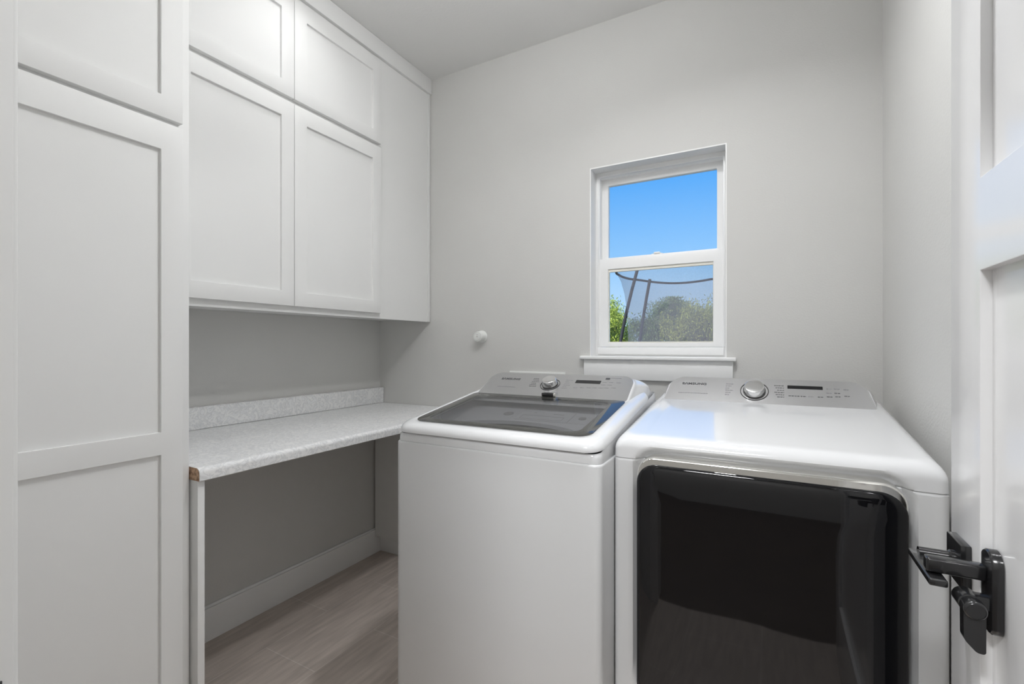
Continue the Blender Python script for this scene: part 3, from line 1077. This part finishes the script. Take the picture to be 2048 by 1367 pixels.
def outlet_box():
    t = thing('supply_box', 'white plastic supply box on the back wall behind the washing machine', 'outlet box', (-1.017, YB, 0.96))
    obj('frame', ring(-1.170, -0.866, 0.90, 1.108, -1.150, -0.886, 0.92, 1.088, YB - 0.010, YB, 'Y', 0.002), PLAST, t, 40)
    obj('back', box(-1.152, -0.884, YB - 0.004, YB - 0.001, 0.918, 1.090), PLAST, t)
    for x in (-1.08, -0.95):
        bm = bmesh.new()
        lathe(bm, [(0.013, 0.0), (0.013, 0.012), (0.009, 0.014), (0.009, 0.03)], Matrix.Translation((x, YB - 0.002, 0.97)) @ Matrix.Rotation(PI / 2, 4, 'X'), 20)
        obj('valve', bm, CHROME, t, 40)


outlet_box()


# ------------------------------------------------------------------ ceiling lamps (two inferred downlights; hall and globe lamps added as fill)
def downlight(x, y, power, label, spread=150, size=0.12, name='ceiling_downlight', cat='ceiling light'):
    t = thing(name, label, cat, (x, y, ZC))
    M = Matrix.Translation((x, y, ZC)) @ Matrix.Rotation(PI, 4, 'X')
    bm = bmesh.new()
    k = size / 0.12
    lathe(bm, [(0.062 * k, 0.0), (0.062 * k, 0.003), (0.062 * k + 0.008, 0.006), (0.062 * k + 0.023, 0.004), (0.062 * k + 0.023, 0.0)], M, 40, False, False)
    obj('trim_ring', bm, PLAST, t, 40)
    bm = bmesh.new()
    lathe(bm, [(0.0625 * k, 0.0005), (0.060 * k, 0.0015), (0.03 * k, 0.002)], M, 40)
    obj('lens', bm, LENS, t, 40)
    ld = bpy.data.lights.new('downlight', 'AREA')
    ld.shape = 'DISK'
    ld.size = size
    ld.energy = power
    ld.color = (0.975, 0.985, 1.0)
    ld.spread = R(spread)
    lo = bpy.data.objects.new('downlight_lamp', ld)
    C.objects.link(lo)
    lo.parent = t
    lo.location = (0, 0, -0.012)
    return t


downlight(-1.43, 1.22, CAN_A_POWER, 'round white ceiling downlight in front of the wall cabinet', 130)
downlight(-0.22, 1.12, CAN_B_POWER, 'round white ceiling downlight above the front of the dryer', 140)
downlight(-0.35, -1.0, HALL_FILL_POWER, 'unseen round ceiling lamp in the hall, added to fill the room through the doorway', 180, 0.5, 'hall_fill_light')  # lamp out of view, put in for ambient light through the doorway


def globe_fill_light():  # unseen lamp, added to lift the overall brightness of walls and ceiling
    x, y, zc, r = -0.70, 1.05, 2.54, 0.08
    t = thing('globe_fill_lamp', 'added opal globe fill lamp, out of view under the laundry ceiling between the two downlights', 'ceiling light', (x, y, ZC))
    M = Matrix.Translation((x, y, ZC)) @ Matrix.Rotation(PI, 4, 'X')
    bm = bmesh.new()
    lathe(bm, [(0.055, 0.0), (0.055, 0.012), (0.04, 0.02), (0.010, 0.022), (0.010, ZC - zc - r + 0.002)], M, 32)
    obj('canopy', bm, PLAST, t, 40)
    bm = bmesh.new()
    bmesh.ops.create_uvsphere(bm, u_segments=32, v_segments=20, radius=r, matrix=Matrix.Translation((x, y, zc)))
    obj('globe', bm, GLOBE_FILL, t, 60)


globe_fill_light()


# ------------------------------------------------------------------ outdoors, seen through the window
obj('ground', box(-30, 25, 2.4, 60, -0.35, -0.25), LAWN, kind='structure')
obj('wall_exterior', cells([-5.0, WX0, WX1, 4.0], [-0.3, WZ0, WZ1, 3.2], lambda i, j: not (i == 1 and j == 1), YB + 0.166, YB + 0.30, 'Y'), BRICKC, kind='structure')


def trampoline():
    cx, cy, g = -1.72, 11.37, -0.25
    t = thing('trampoline', 'round trampoline with a dark grey safety net in the yard outside the window', 'trampoline', (cx, cy, g))
    N = 64

    def hr(i):
        """the top rope sags a little on the side away from the house"""
        a = 2 * PI * i / N
        return 2.965 - 0.06 * max(0, math.sin(a)) - 0.05 * max(0, math.sin(a)) * abs(math.sin(2.5 * a))
    bm = bmesh.new()
    prof = [(1.26, 0.70), (1.24, 1.3), (1.245, 1.7), (1.27, 2.1), (1.32, 2.45), (1.40, 2.75), (1.51, 0)]
    rings = [[(cx + r * math.cos(2 * PI * i / N), cy + r * math.sin(2 * PI * i / N), z or hr(i)) for i in range(N)] for r, z in prof]
    tower(bm, rings)
    obj('safety_net', bm, NET, t, 60)

    def circle(r, z):
        return [(cx + r * math.cos(2 * PI * i / N), cy + r * math.sin(2 * PI * i / N), z if z else hr(i)) for i in range(N + 1)]
    bm = bmesh.new()
    tube(bm, circle(1.51, 0), 0.03, 8, False)
    obj('net_rim', bm, FOAM, t, 60)
    bm = bmesh.new()
    tube(bm, circle(1.45, 0.68), 0.03, 8, False)
    obj('frame_ring', bm, STEEL, t, 60)
    bm = bmesh.new()
    lathe(bm, [(1.2, 0.0), (1.2, 0.01)], Matrix.Translation((cx, cy, 0.66)), 48)
    obj('jumping_mat', bm, BLACKP, t, 40)
    bm = bmesh.new()
    lathe(bm, [(1.2, 0.02), (1.48, 0.02), (1.48, 0.05), (1.2, 0.05)], Matrix.Translation((cx, cy, 0.68)), 48, False, False)
    obj('edge_pad', bm, FOAM, t, 40)
    ax = R(188.6)
    for az, r0, r1, top in ((10, 1.49, 1.03, 3.0), (-42, 1.50, 1.06, 2.89), (-132, 1.50, 1.06, 2.88), (142, 1.49, 1.05, 2.98)):
        a = ax + R(az)
        pts = []
        for f in (0, 0.2, 0.4, 0.55, 0.7, 0.85, 1.0):
            z = g + (top - g) * f
            r = r0 - (r0 - r1) * max(0, (f - 0.3) / 0.7) ** 1.35
            pts.append((cx + r * math.cos(a), cy + r * math.sin(a), z))
        bm = bmesh.new()
        tube(bm, pts, 0.037, 10)
        obj('net_pole', bm, FOAM, t, 60)
    for az in (-16, -70, -128, 178, 115, 45):
        a = ax + R(az)
        bm = bmesh.new()
        x, y = cx + 1.45 * math.cos(a), cy + 1.45 * math.sin(a)
        tube(bm, [(x, y, 0.68), (x, y, g)], 0.025, 8)
        obj('leg', bm, STEEL, t, 60)


trampoline()


def tree(x, y, h, r, n, m, seed, label):
    rnd = random.Random(seed)
    g = -0.25
    t = thing('garden_tree', label, 'tree', (x, y, g), 'shrubby trees behind the trampoline')
    bm = bmesh.new()
    tips = []
    for k in range(7):
        a = 2 * PI * k / 7 + rnd.uniform(-0.3, 0.3)
        q = rnd.uniform(0.4, 0.85) * r
        tip = (x + q * math.cos(a), y + q * math.sin(a), g + h * rnd.uniform(0.65, 0.95))
        mid = (x + q * 0.35 * math.cos(a), y + q * 0.35 * math.sin(a), g + h * 0.4)
        tube(bm, [(x + 0.05 * math.cos(a), y + 0.05 * math.sin(a), g - 0.02), mid, tip], [0.06, 0.035, 0.01], 6)
        tips.append((mid, tip))
    obj('trunk', bm, BARK, t, 60)
    vs, fs = [], []
    blobs = []
    for k in range(34):
        m_, tp = tips[k % 7]
        f = rnd.uniform(0.2, 1.05)
        blobs.append((m_[0] + (tp[0] - m_[0]) * f + rnd.gauss(0, 0.22 * r), m_[1] + (tp[1] - m_[1]) * f + rnd.gauss(0, 0.22 * r), m_[2] + (tp[2] - m_[2]) * f + rnd.gauss(0, 0.05 * h), rnd.uniform(0.16, 0.34) * r))
    for k in range(n):
        bx_, by_, bz_, br_ = blobs[rnd.randrange(len(blobs))]
        p = Vector((bx_ + rnd.gauss(0, br_ * 0.6), by_ + rnd.gauss(0, br_ * 0.6), max(g + 0.05, bz_ + rnd.gauss(0, br_ * 0.75))))
        e_ = Vector((p.x - x, p.y - y, 0))
        if e_.length > 1.14 * r:
            p -= e_ * (1 - rnd.uniform(0.75, 1.14) * r / e_.length)
        if p.z > g + h:
            p.z = g + h - rnd.uniform(0, 0.15) * h
        d = Vector((rnd.gauss(0, 0.5), rnd.gauss(0, 0.5), rnd.gauss(0.5, 0.6))).normalized()
        s = d.cross(Vector((rnd.gauss(0, 1), rnd.gauss(0, 1), rnd.gauss(0, 1)))).normalized()
        l, w = rnd.uniform(0.028, 0.07), rnd.uniform(0.009, 0.02)
        i = len(vs)
        vs += [p - d * l, p + s * w, p + d * l, p - s * w]
        fs.append((i, i + 1, i + 2, i + 3))
    me = bpy.data.meshes.new('foliage')
    me.from_pydata([tuple(v) for v in vs], [], fs)
    me.materials.append(m)
    o = bpy.data.objects.new('foliage', me)
    C.objects.link(o)
    o.parent = t
    o.matrix_parent_inverse = Matrix.Translation(-Vector(t.location))


tree(-5.15, 16.0, 3.15, 1.05, 24000, LEAFY, 3, 'bright yellow-green shrubby tree left of the trampoline net')
tree(-3.55, 18.7, 3.25, 1.15, 26000, LEAFG, 5, 'dark green shrubby tree seen through the middle of the trampoline net')
tree(-1.95, 16.0, 3.15, 1.05, 24000, LEAFO, 8, 'olive green shrubby tree seen through the right of the trampoline net')
tree(-8.0, 17.0, 3.3, 1.2, 14000, LEAFG, 11, 'green shrubby tree left of the yellow-green tree outside')
tree(1.3, 17.0, 3.3, 1.2, 14000, LEAFG, 14, 'green shrubby tree right of the olive green tree outside')
